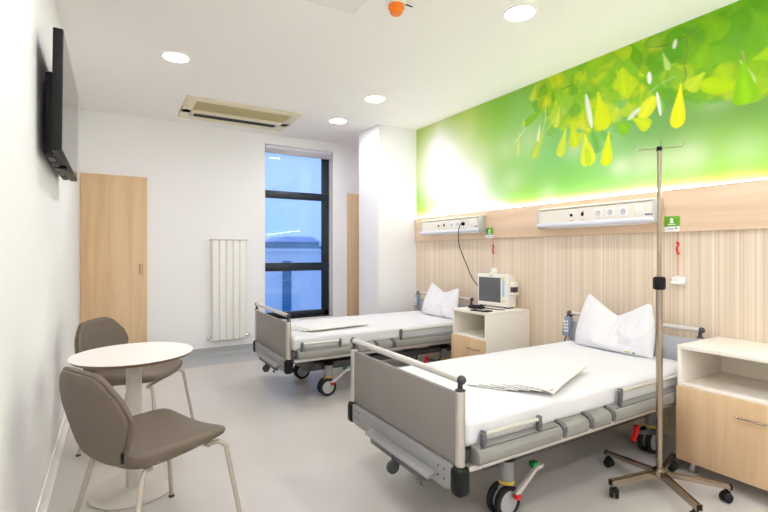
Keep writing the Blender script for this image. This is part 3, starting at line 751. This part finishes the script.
# ------------------------------------------------------------------ beds
def make_bed(label):
    t = thing('hospital_bed', label, 'bed', (1.22, 1.905, 0), 0, 'hospital beds')
    L, HW = 1.97, .475
    # end boards
    def end_board(x, name, pm_, top, pz0, rail_z, s):
        b = MB().box(x - .011, x + .011, -HW + .018, HW - .018, pz0, top - .012, .004).build(name, pm_, t)
        for y in (-HW, HW):
            p = MB().lathe([(.0195, pz0), (.0205, pz0 + .003), (.0205, top - .004), (.019, top)], (x, y, 0), 24).build('post', ALU, b)
            MB().lathe([(.021, top), (.021, top + .005), (.011, top + .008), (.010, rail_z - .01)], (x, y, 0), 18).build('rail_stem', DARK, b)
        MB().tube([(x, -HW - .004, rail_z), (x, HW + .004, rail_z)], .0155, 18).build('top_rail', ALU_PALE, b)
        for y in (-HW - .008, HW + .008): MB().ball((x, y, rail_z), .0195).build('rail_end', DARK, b)
    end_board(0, 'footboard', BEDPANEL, .711, .403, .757, -1)
    end_board(L, 'headboard', HEADPANEL, .735, .403, .785, 1)
    # end beams with black corner bumpers
    for x, s in ((0, -1), (L, 1)):
        bm_ = MB().prism([(-HW + .03, .398), (-HW + .03, .30), (-HW + .07, .288), (HW - .07, .288), (HW - .03, .30), (HW - .03, .398)], 'x', x - .028, x + .028, .005).build('end_beam', BEDGREY, t)
        for y in (-HW, HW):
            MB().box(x - .036, x + .036, y - .032, y + .032, .282, .402, .024, seg=4).build('bumper', BLACK, bm_)
        for y in (-.405, -.365, .365, .405):
            for z in (.33, .37): MB().tube([(x + s * .027, y, z), (x + s * .0302, y, z)], .005, 8).build('screw', DARK, bm_)
    # linen shelf folded under the foot end
    sh = MB().prism([(-.024, .338), (-.06, .334), (-.076, .326), (-.079, .317), (-.07, .312), (-.024, .318)], 'y', -.35, .2, .004).build('linen_shelf', BEDGREY, t)
    MB().prism([(-.026, .318), (-.066, .312), (-.06, .278), (-.03, .272)], 'y', -.30, .17, .004).build('shelf_bracket', UNDER, sh)
    MB().lathe([(.03, -.012), (.033, -.008), (.033, .008), (.03, .012)], (-.062, -.055, .245), 18, axis='y').tube([(-.062, -.055, .245), (-.055, -.055, .3)], .012).build('roller', DARK, sh)
    MB().tube([(-.048, -.27, .29), (-.058, -.27, .262)], .009).tube([(-.058, -.285, .262), (-.058, -.25, .262)], .008).build('latch', MIDGREY, sh)
    # frame
    m = MB().box(.03, L - .03, -.445, -.40, .405, .445, .004).box(.03, L - .03, .40, .445, .405, .445, .004)
    for x in (.03, .45, .9, 1.35, 1.88): m.box(x, x + .05, -.44, .44, .40, .44, .004)
    m.box(.05, L - .05, -.43, .43, .44, .458, .003)
    m.build('frame', UNDER, t)
    for s in (-1, 1):
        MB().box(.05, L - .04, min(s * .44, s * .475), max(s * .44, s * .475), .362, .386, .004).build('side_bar', ALU_PALE, t)
    # sheet-covered mattress
    nx, ny, nz = 96, 52, 10
    vs = []; fs = []
    x0, x1, y0, y1, z0, z1, rr = .035, L - .03, -.462, .462, .452, .578, .045
    bm = bmesh.new(); bmesh.ops.create_cube(bm, size=1)
    for v in bm.verts: v.co = Vector(((x0 + x1) / 2 + v.co.x * (x1 - x0), v.co.y * (y1 - y0), (z0 + z1) / 2 + v.co.z * (z1 - z0)))
    bmesh.ops.bevel(bm, geom=bm.edges[:], offset=.036, segments=5, affect='EDGES', profile=.5)
    bmesh.ops.subdivide_edges(bm, edges=[e for e in bm.edges if e.calc_length() > .5], cuts=44, use_grid_fill=True)
    for v in bm.verts:
        p = v.co
        n1 = mnoise.noise(Vector((p.x * 5, p.y * 5, p.z * 3))); n2 = mnoise.noise(Vector((p.x * 14 + 3, p.y * 9, p.z * 26)))
        if p.z > .56: p.z += .0022 * n1 + .001 * n2
        elif abs(p.y) > .44: p.y += math.copysign(1, p.y) * (.005 * n1 + .004 * n2); p.z += .003 * n1
        p.z -= .006 * max(0, (abs(p.y) - .36) / .1) * (p.z > .56)
    MB().addbm(bm).build('mattress', WHITE_SHEET, t, sharp=75)
    # folded side rails
    prof = lambda s: [(s * .452, .468), (s * .488, .459), (s * .505, .448), (s * .511, .430), (s * .509, .404), (s * .50, .392), (s * .468, .390), (s * .452, .40)]
    def seg(a, b, par=None, nm='side_rail'):
        return MB().prism(prof(s), 'x', a, b, .004).build(nm, RAILGREY, t if par is None else par)
    for s in (-1, 1):
        for (a, b, ta, tb_, tz) in ((.075, .598, .115, .458, .513), (1.022, 1.90, 1.09, 1.80, .540)):
            g = seg(a, b)
            MB().tube([(ta - .01, s * .487, tz), (tb_ + .01, s * .487, tz)], .0095, 12).build('rail_tube', ALU_PALE, g)
            for x in (ta, tb_):
                MB().prism([(x - .009, .455), (x + .007, .455), (x + .014, tz - .02), (x + .010, tz + .016), (x - .008, tz + .016), (x - .013, tz - .01)], 'y', s * .487 - .011, s * .487 + .011, .004).build('rail_post', MIDGREY, g)
            MB().box(a + .02, b - .02, min(s * .489, s * .494), max(s * .489, s * .494), .4555, .4595, .001).build('rail_groove', MIDGREY, g)
        for a, b in ((.622, .80), (.838, .985)): seg(a, b, None, 'side_pad')
        for x in (.603, .808, .99):
            MB().prism([(s * .455, .474), (s * .495, .466), (s * .514, .45), (s * .514, .415), (s * .50, .402), (s * .455, .41)], 'x', x - .002, x + .026, .004).build('rail_hinge', MIDGREY, t)
    # undercarriage
    m = MB()
    for y in (-.27, .27): m.box(.30, 1.86, y - .03, y + .03, .235, .29, .005)
    for x in (.34, 1.74): m.box(x, x + .1, -.30, .30, .24, .295, .005)
    m.build('chassis', UNDER, t)
    for x in (.62, 1.42): MB().box(x, x + .12, -.09, .09, .24, .36, .006).box(x + .015, x + .105, -.07, .07, .35, .42, .004).build('lift_column', BEDGREY, t)
    MB().box(.26, 1.0, -.215, .215, .20, .335, .012).build('motor_box', UNDER, t)
    # casters
    for ci, (x, y) in enumerate(((.408, -.315), (.408, .315), (1.73, -.29), (1.73, .29))):
        s = math.copysign(1, y)
        c = MB().lathe([(.03, .10), (.036, .13), (.038, .265), (.034, .275)], (x + .02, y, 0), 20).box(x - .03, x + .045, y - .012, y + .012, .07, .15, .008).build('caster', BEDGREY, t)
        for yy in (y - .026, y + .026):
            MB().lathe([(.052, -.012), (.075, -.012), (.078, -.007), (.078, .007), (.075, .012), (.052, .012)], (x, yy, .0785), 36, axis='y').build('tyre', RUBBER, c)
            MB().lathe([(1e-4, -.016), (.045, -.015), (.058, -.011), (.058, .011), (.045, .015), (1e-4, .016)], (x, yy, .0785), 32, axis='y').build('wheel_cover', HUBGREY, c)
        MB().lathe([(.045, .272), (.048, .285), (.04, .298), (1e-4, .298)], (x + .02, y, 0), 20).build('caster_cap', BLACK, c)
        MB().lathe([(.0375, .158), (.0395, .16), (.0395, .170), (.0375, .172)], (x + .02, y, 0), 20).build('ring', YELLOW, c)
        yo = y + s * .05
        if x < 1:
            MB().prism([(x + .01, .13), (x + .035, .115), (x + .16, .205), (x + .20, .212), (x + .215, .232), (x + .17, .228), (x + .14, .215)], 'y', min(yo, yo + s * .022), max(yo, yo + s * .022), .004).build('brake_pedal', ALU_PALE, c)
            MB().box(x + .145, x + .185, yo - .012, yo + .024, .213, .242, .006).build('green_tip', GREEN_P, c)
            MB().lathe([(.014, -.012), (.017, 0), (.014, .014), (1e-4, .018)], (x + .03, yo + (.03 if s > 0 else -.012), .112), 16, axis='y').build('red_knob', RED, c)
        else:
            MB().prism([(x - .02, .13), (x, .15), (x - .215, .2), (x - .23, .18)], 'y', yo - .01, yo + .01, .003).build('brake_pedal', UNDER, c)
            MB().prism([(x - .275, .145), (x - .255, .138), (x - .215, .215), (x - .222, .235), (x - .242, .225)], 'y', yo - .014, yo + .014, .005).build('red_tip', RED, c)
    return t
bed1 = make_bed('hospital bed with taupe footboard standing beside the tall drip stand')
bed2 = copy_tree(bed1)
bed2.location = (1.232, 4.053, 0)
bed2['label'] = 'hospital bed with taupe footboard standing beside the window and white pillar'

# hand controls hooked over the far end of each headboard
def make_control(label, loc):
    t = thing('hand_control', label, 'remote control', loc, 0, 'bed hand controls')
    MB().box(-.014, .014, -.03, .03, -.10, .06, .008, seg=3, rot=Matrix.Rotation(R(10), 3, 'X')).build('handset', BLUEGREY, t)
    MB().tube(smooth_path([(0, 0, .05), (0, -.006, .085), (.02, -.01, .10), (.05, -.01, .09), (.055, -.008, .06)], 2), .006, 8).build('hook', DARK, t)
    MB().tube(smooth_path([(0, .012, -.1), (0, .03, -.15), (-.01, .04, -.24), (0, .02, -.33)], 2), .005, 8).build('cable', DARK, t)
    m = MB()
    for k in range(4): m.box(-.017, -.013, -.018, -.004, -.06 + k * .025, -.045 + k * .025, .002).box(-.017, -.013, .004, .018, -.06 + k * .025, -.045 + k * .025, .002)
    m.build('button', SIGN_WHITE, t)
    return t
h1 = make_control('blue grey hand control hooked on the headboard of the bed beside the drip stand', (3.142, 2.372, .70))
h2 = copy_tree(h1); h2.location = (3.154, 4.50, .70); h2['label'] = 'hand control with cable on the headboard of the bed by the pillar'

# pillows propped against the headboards
def make_pillow(name_label, cx, cy, z, hw, seed, peaks, logo=True):
    """peaks: (height at low-y ear, dip, height at high-y ear)"""
    n, mrows = 40, 30
    vs = []; fs = []
    def top(s):
        e0, dp, e1 = peaks
        a = abs(s)
        e = e1 if s > 0 else e0
        k = max(0, min(1, a / .90))
        hgt = dp + (e - dp) * (k ** 1.15)
        if a > .90: hgt -= (a - .90) * .12
        return hgt
    def pt(i, j, side):
        s = -1 + 2 * i / n; tt = j / mrows
        yw = hw * (1 - .16 * tt ** 1.2 + .05 * math.sin(PI * tt))
        hgt = top(s) * tt
        y = cy + s * yw + (.02 * tt)
        edge = (max(0, 1 - abs(s) ** 3.2)) ** .6
        thick = .085 * edge * (max(0, math.sin(PI * min(1, (tt + .015) ** .62)))) ** .75 * (1 - .25 * tt)
        nz_ = mnoise.noise(Vector((s * 3 + seed, tt * 3.2, side * 2))); n2 = mnoise.noise(Vector((s * 8 + tt * 6 + seed, tt * 5 - s * 3, side * 5)))
        thick *= 1 + .35 * nz_
        thick += edge * math.sin(PI * tt) * .013 * n2
        # a crease runs from the dip down the middle
        thick *= 1 - .35 * math.exp(-(s / .22) ** 2) * tt ** 2
        x = cx + .115 * tt + side * thick * -1
        return (x, y, z + hgt + .004)
    for side in (1, -1):
        b = len(vs)
        for j in range(mrows + 1):
            for i in range(n + 1): vs.append(pt(i, j, side))
        for j in range(mrows):
            for i in range(n):
                a = b + j * (n + 1) + i
                f = (a, a + 1, a + n + 2, a + n + 1)
                fs.append(f if side > 0 else f[::-1])
    zm = min(v[2] for v in vs)
    root = thing('pillow', name_label, 'pillow', (cx, cy, z), 0, 'white pillows')
    vs = [(v[0] - cx, v[1] - cy, v[2] - zm + .002) for v in vs]
    MB().add(vs, fs).build('pillowcase', WHITE_SHEET, root, sharp=120)
    if logo:
        # embroidered mark low on the pillowcase
        def on(i, j):
            p = Vector(pt(i, j, 1)); return (p.x - cx - .0018, p.y - cy, p.z - zm + .002)
        m = MB()
        def patch(s0, s1, t0, t1, mt):
            ii = [(s + 1) / 2 * n for s in (s0, s1)]; jj = [t * mrows for t in (t0, t1)]
            q = [on(ii[0], jj[0]), on(ii[1], jj[0]), on(ii[1], jj[1]), on(ii[0], jj[1])]
            q2 = [(a - .001, b, c) for a, b, c in q]
            m.add(q + q2, [(0, 1, 2, 3), (7, 6, 5, 4), (0, 4, 5, 1), (1, 5, 6, 2), (2, 6, 7, 3), (3, 7, 4, 0)], mt)
        patch(-.56, -.44, .055, .085, 0); patch(-.60, -.57, .08, .09, 0); patch(-.68, -.62, .04, .075, 1)
        m.build('embroidered_mark', [LOGO_LIME, GREYTXT], root)
    return root
make_pillow('white pillow with pointed corners on the bed beside the drip stand', 3.04, 1.935, .580, .292, 1.3, (.345, .235, .375))
make_pillow('white pillow with pointed corners on the bed beside the white pillar', 3.05, 3.955, .580, .29, 7.9, (.31, .25, .345))

# fanned folded sheets
def folded_sheet(label, loc, rz, w, d, seed, group, th=.0045):
    t = thing('folded_sheet', label, 'folded sheet', loc, rz, group)
    def layer(z, inset):
        nx, ny = 18, 14
        vs = []; fs = []
        for k in (0, 1):
            for j in range(ny + 1):
                for i in range(nx + 1):
                    x = -w / 2 + inset + (w - 2 * inset) * i / nx; y = -d / 2 + inset + (d - 2 * inset) * j / ny
                    zz = z + (th * .46 if k else 0) + .0010 * mnoise.noise(Vector((x * 9 + seed, y * 9, 0)))
                    if k and (i in (0, nx) or j in (0, ny)): zz -= th * .12
                    wy = loc[1] + x * math.sin(rz) + y * math.cos(rz)
                    vs.append((x, y, zz - 3.2 * max(0, 1.515 - wy) ** 2))
        N = (nx + 1) * (ny + 1)
        for k in (0, 1):
            for j in range(ny):
                for i in range(nx):
                    a = k * N + j * (nx + 1) + i
                    f = (a, a + 1, a + nx + 2, a + nx + 1); fs.append(f if k else f[::-1])
        rim = [i for i in range(nx)] + [nx + j * (nx + 1) for j in range(ny)] + [ny * (nx + 1) + nx - i for i in range(nx)] + [(ny - j) * (nx + 1) for j in range(ny)]
        for q in range(len(rim)):
            a, b = rim[q], rim[(q + 1) % len(rim)]
            fs.append((a, b, b + N, a + N))
        return vs, fs
    m = MB()
    for i in range(2): m.add(*layer(i * th * .52, .003 * (1 - i)))
    # rolled fold along the long edge
    def drop(x, y): return 3.2 * max(0, 1.515 - loc[1] - x * math.sin(rz) - y * math.cos(rz)) ** 2
    m.tube([(x, -d / 2, th * .5 - drop(x, -d / 2)) for x in np.linspace(-w / 2 + .002, w / 2 - .002, 12).tolist()], th * .5, 8, 1)
    m.build('cloth', [CREAM_SHEET, HEM_EDGE], t)
    th -= drop(-w / 2 + .03, -d / 2 + .02)
    MB().box(-w / 2 + .012, -w / 2 + .03, -d / 2 + .012, -d / 2 + .026, th - .001, th + .001).box(-w / 2 + .032, -w / 2 + .06, -d / 2 + .016, -d / 2 + .022, th - .001, th + .001).build('stitched_mark', HEM, t)
    return t
A = R(24)
ez = Vector((math.cos(A), math.sin(A), 0)); en = Vector((-math.sin(A), math.cos(A), 0))
base = Vector((2.055, 1.648, .584))
names = ['bottom folded cream sheet of the fan on the bed beside the drip stand', 'second folded cream sheet up from the bottom of the drip-stand bed fan',
         'third folded cream sheet up, in the fan on the drip-stand bed', 'fourth folded cream sheet up, just under the top of the drip-stand bed fan',
         'topmost folded cream sheet of the fan on the bed beside the drip stand']
for k in range(5):
    off = base + en * (.066 * (4 - k)) - ez * (.012 * (4 - k))
    folded_sheet(names[k], (off.x, off.y, .5815 + .0066 * k), A + R(5 - 2 * k), .59, .205, k * 3.3, 'fanned sheets on the drip-stand bed')
names = ['bottom folded cream sheet of the stack on the bed by the window', 'middle folded cream sheet of the stack on the bed by the window', 'top folded cream sheet of the stack on the bed by the window']
for k in range(3):
    folded_sheet(names[k], (1.66 + .05 * k, 4.02 - .06 * k, .5815 + .0066 * k), R(14 - 4 * k), .6, .36, 20 + k * 3.3, 'stacked sheets on the window bed')

# ------------------------------------------------------------------ drip stand
iv = thing('drip_stand', 'tall stainless steel drip stand on five castors between bed and cabinet', 'drip stand', (2.527, 1.331, 0))
MB().tube([(0, 0, .085), (0, 0, 1.11)], .0165, 18).build('pole', STAINLESS, iv)
MB().tube([(0, 0, 1.09), (0, 0, 1.835)], .0105, 16).build('upper_pole', STAINLESS, iv)
MB().lathe([(.017, 1.075), (.029, 1.08), (.031, 1.09), (.031, 1.135), (.027, 1.145), (.012, 1.148)], n=20).build('clamp_collar', BLACK, iv)
MB().lathe([(.013, 1.825), (.014, 1.828), (.014, 1.846), (.008, 1.85), (1e-4, 1.85)], n=16).build('top_knob', BLACK, iv)
for k in range(4):
    a = R(33 + 90 * k)
    c, s = math.cos(a), math.sin(a)
    MB().tube(smooth_path([(0, 0, 1.838), (c * .08, s * .08, 1.838), (c * .108, s * .108, 1.838), (c * .112, s * .112, 1.868)], 2), .0028, 8).build('hook', STAINLESS, iv)
MB().lathe([(.034, .07), (.036, .073), (.036, .108), (.022, .118), (.0165, .12)], n=24).build('hub', STAINLESS, iv)
for k, a in enumerate((165, 88, 305, 238, 15)):
    a = R(a); c, s = math.cos(a), math.sin(a); Lg = .30
    rot = Matrix.Rotation(a, 3, 'Z')
    lg = MB()
    bm = bmesh.new(); bmesh.ops.create_cube(bm, size=1)
    for v in bm.verts:
        x = .015 + (v.co.x + .5) * Lg
        hz = .0145 if v.co.x < 0 else .011
        v.co = rot @ Vector((x, v.co.y * .026, (.092 if v.co.x < 0 else .079) + v.co.z * 2 * hz))
    bmesh.ops.bevel(bm, geom=bm.edges[:], offset=.004, segments=2, affect='EDGES')
    lg.addbm(bm)
    leg = lg.build('leg', STAINLESS, iv)
    MB().box(Lg + .008, Lg + .02, -.0135, .0135, .066, .092, .003, rot=rot, piv=(0, 0, 0)).build('leg_cap', BLACK, leg)
    px, py = c * (Lg - .005), s * (Lg - .005)
    ca = MB().tube([(px, py, .068), (px, py, .045)], .009, 10).box(px - .021, px + .021, py - .014, py + .014, .03, .058, .010, rot=Matrix.Rotation(R(30 + 63 * k), 3, 'Z'), piv=(px, py, .04)).build('castor', BLACK, iv)
    ra_ = Matrix.Rotation(R(30 + 63 * k), 3, 'Z')
    for off in (-.013, .013):
        w = MB().lathe([(1e-4, -.009), (.02, -.009), (.0245, -.006), (.0245, .006), (.02, .009), (1e-4, .009)], (0, off, 0), 22, axis='y')
        w.v = [tuple(ra_ @ Vector(v) + Vector((px, py, .0245))) for v in w.v]
        w.build('wheel', RUBBER, ca)

# ------------------------------------------------------------------ table
tbt = thing('round_table', 'small round white pedestal table between two taupe chairs', 'table', (.097, 2.795, 0))
MB().lathe([(1e-4, .717), (.28, .717), (.287, .723), (.2945, .733)], n=72).lathe([(.2945, .733), (.2945, .7355), (1e-4, .7355)], n=72, mat=1).build('tabletop', [TABLE_EDGE, TABLE_TOP], tbt)
MB().lathe([(.038, .012), (.038, .691)], n=28).lathe([(.09, .704), (.11, .717), (.0385, .691), (.09, .704)], n=28).build('column', TABLE_BASE, tbt)
MB().lathe([(.205, 0), (.212, .003), (.212, .008), (.19, .012), (.05, .016), (.04, .022)], n=64).build('base', TABLE_BASE, tbt)

# ------------------------------------------------------------------ chairs
def make_chair(label, loc, rz):
    t = thing('upholstered_chair', label, 'chair', loc, rz, 'taupe chairs at the round table')
    seat_o = rounded([(.212, -.19), (.212, .19), (.18, .245), (.0, .25), (-.17, .2), (-.235, .14), (-.235, -.14), (-.17, -.2), (.0, -.25), (.18, -.245)], 3, .2)
    def sf(a, b, tt):
        # dished seat: front edge rolls down, sides lift a little, back sweeps up into the shell
        z = .452 + .03 * (b / .245) ** 2 - .10 * max(0, a - .15) ** 2 + (.9 * max(0, -a - .14)) ** 2 * 4
        if tt < 0: tt *= 1.9 - 1.1 * max(0, min(1, (a + .1) / .33))
        return (a, b, z + tt)
    MB().pad(seat_o, .062, sf, 9, 3.4).build('seat', TAUPE, t, sharp=60)
    # six-sided padded backrest
    bo = rounded([(-.15, .0), (.15, .0), (.268, .205), (.235, .29), (.135, .386), (-.135, .386), (-.235, .29), (-.268, .205)], 3, .12)
    def bf(a, b, tt, push=0):
        lean = .17 * b + .10 * b * b
        cup = .38 * a * a
        x = -.232 - lean + cup * (1.0 + .2 * b) + tt + push + .09 * max(0, .07 - b) * 1.2
        return (x, a, .44 + b)
    back = MB().pad(bo, .052, lambda a, b, tt: bf(a, b, tt, .0), 9, 2.6).build('backrest', TAUPE, t, sharp=60)
    bo2 = [(a * .94 - .016, .012 + b * .945) for a, b in bo]
    MB().pad(bo2, .018, lambda a, b, tt: bf(a, b, tt, -.020), 9, 5).build('rear_panel', TAUPE, back, sharp=60)
    bo3 = [(a * .94 + .016, .012 + b * .945) for a, b in bo]
    MB().pad(bo3, .018, lambda a, b, tt: bf(a, b, tt, .020), 9, 5).build('front_panel', TAUPE, back, sharp=60)
    q = bf(-.205, .085, -.024)
    MB().box(q[0] - .006, q[0] + .004, q[1] - .006, q[1] + .006, .49, .53, .002).build('tag', BLACK, back)
    fr = MB()
    fr.tube([(.14, -.18, .412), (.14, .18, .412)], .010, 10).tube([(-.12, -.16, .405), (-.12, .16, .405)], .010, 10).tube([(.14, 0, .412), (-.12, 0, .405)], .01, 10)
    fr.build('seat_frame', CHAIR_STEEL, t)
    for sx, sy in ((1, 1), (1, -1), (-1, 1), (-1, -1)):
        if sx > 0: path = [(.14, sy * .16, .414), (.172, sy * .205, .425), (.194, sy * .225, .405), (.25, sy * .275, .008)]
        else: path = [(-.12, sy * .15, .405), (-.155, sy * .18, .412), (-.17, sy * .188, .395), (-.26, sy * .245, .008)]
        lg = MB().tube([path[0]] + [tuple(p) for p in smooth_path(path[1:3], 1)] + [path[3]], .0108, 12).build('leg', CHAIR_STEEL, t)
        fx, fy, fz = path[3]
        MB().lathe([(.014, 0), (.015, .004), (.012, .014)], (fx, fy, 0), 14).build('glide', DARK, lg)
    return t
make_chair('taupe padded chair with its back to the camera, in front of the table', (.165, 2.245, 0), R(27))
c2 = make_chair('taupe padded chair behind the round table, in front of the oak door', (.16, 3.505, 0), R(-30))

# ------------------------------------------------------------------ world, camera, output look
w = bpy.data.worlds.new('evening_sky'); bpy.context.scene.world = w; w.use_nodes = True
nt = w.node_tree; bg = nt.nodes['Background']
tc = nt.nodes.new('ShaderNodeTexCoord'); sx = nt.nodes.new('ShaderNodeSeparateXYZ'); rp = nt.nodes.new('ShaderNodeValToRGB')
nt.links.new(tc.outputs['Generated'], sx.inputs[0])
mr = nt.nodes.new('ShaderNodeMapRange'); mr.inputs['From Min'].default_value = -.1; mr.inputs['From Max'].default_value = .6
nt.links.new(sx.outputs['Z'], mr.inputs['Value']); nt.links.new(mr.outputs[0], rp.inputs['Fac'])
rp.color_ramp.elements[0].color = lin((134, 172, 230)); rp.color_ramp.elements[1].color = lin((146, 168, 226))
e = rp.color_ramp.elements.new(.35); e.color = lin((160, 186, 234))
nt.links.new(rp.outputs['Color'], bg.inputs['Color']); bg.inputs['Strength'].default_value = 1.75

cam = bpy.data.cameras.new('camera'); co = bpy.data.objects.new('camera', cam); C.objects.link(co)
cam.sensor_width = 36; cam.lens = f_ / 768 * 36; cam.shift_y = -4 / 768
cam.clip_start = .02; cam.clip_end = 1000
co.location = (0, 0, h_); co.rotation_euler = (R(90), 0, -YAW)
sc = bpy.context.scene
sc.camera = co
sc.view_settings.view_transform = 'Standard'; sc.view_settings.look = 'None'
sc.view_settings.gamma = 1; sc.view_settings.use_curve_mapping = False
sc.view_settings.exposure = 0
try:
    sc.cycles.max_bounces = 14; sc.cycles.diffuse_bounces = 8; sc.cycles.transparent_max_bounces = 12
    sc.cycles.use_denoising = True
    sc.cycles.sample_clamp_indirect = 8
except Exception: pass
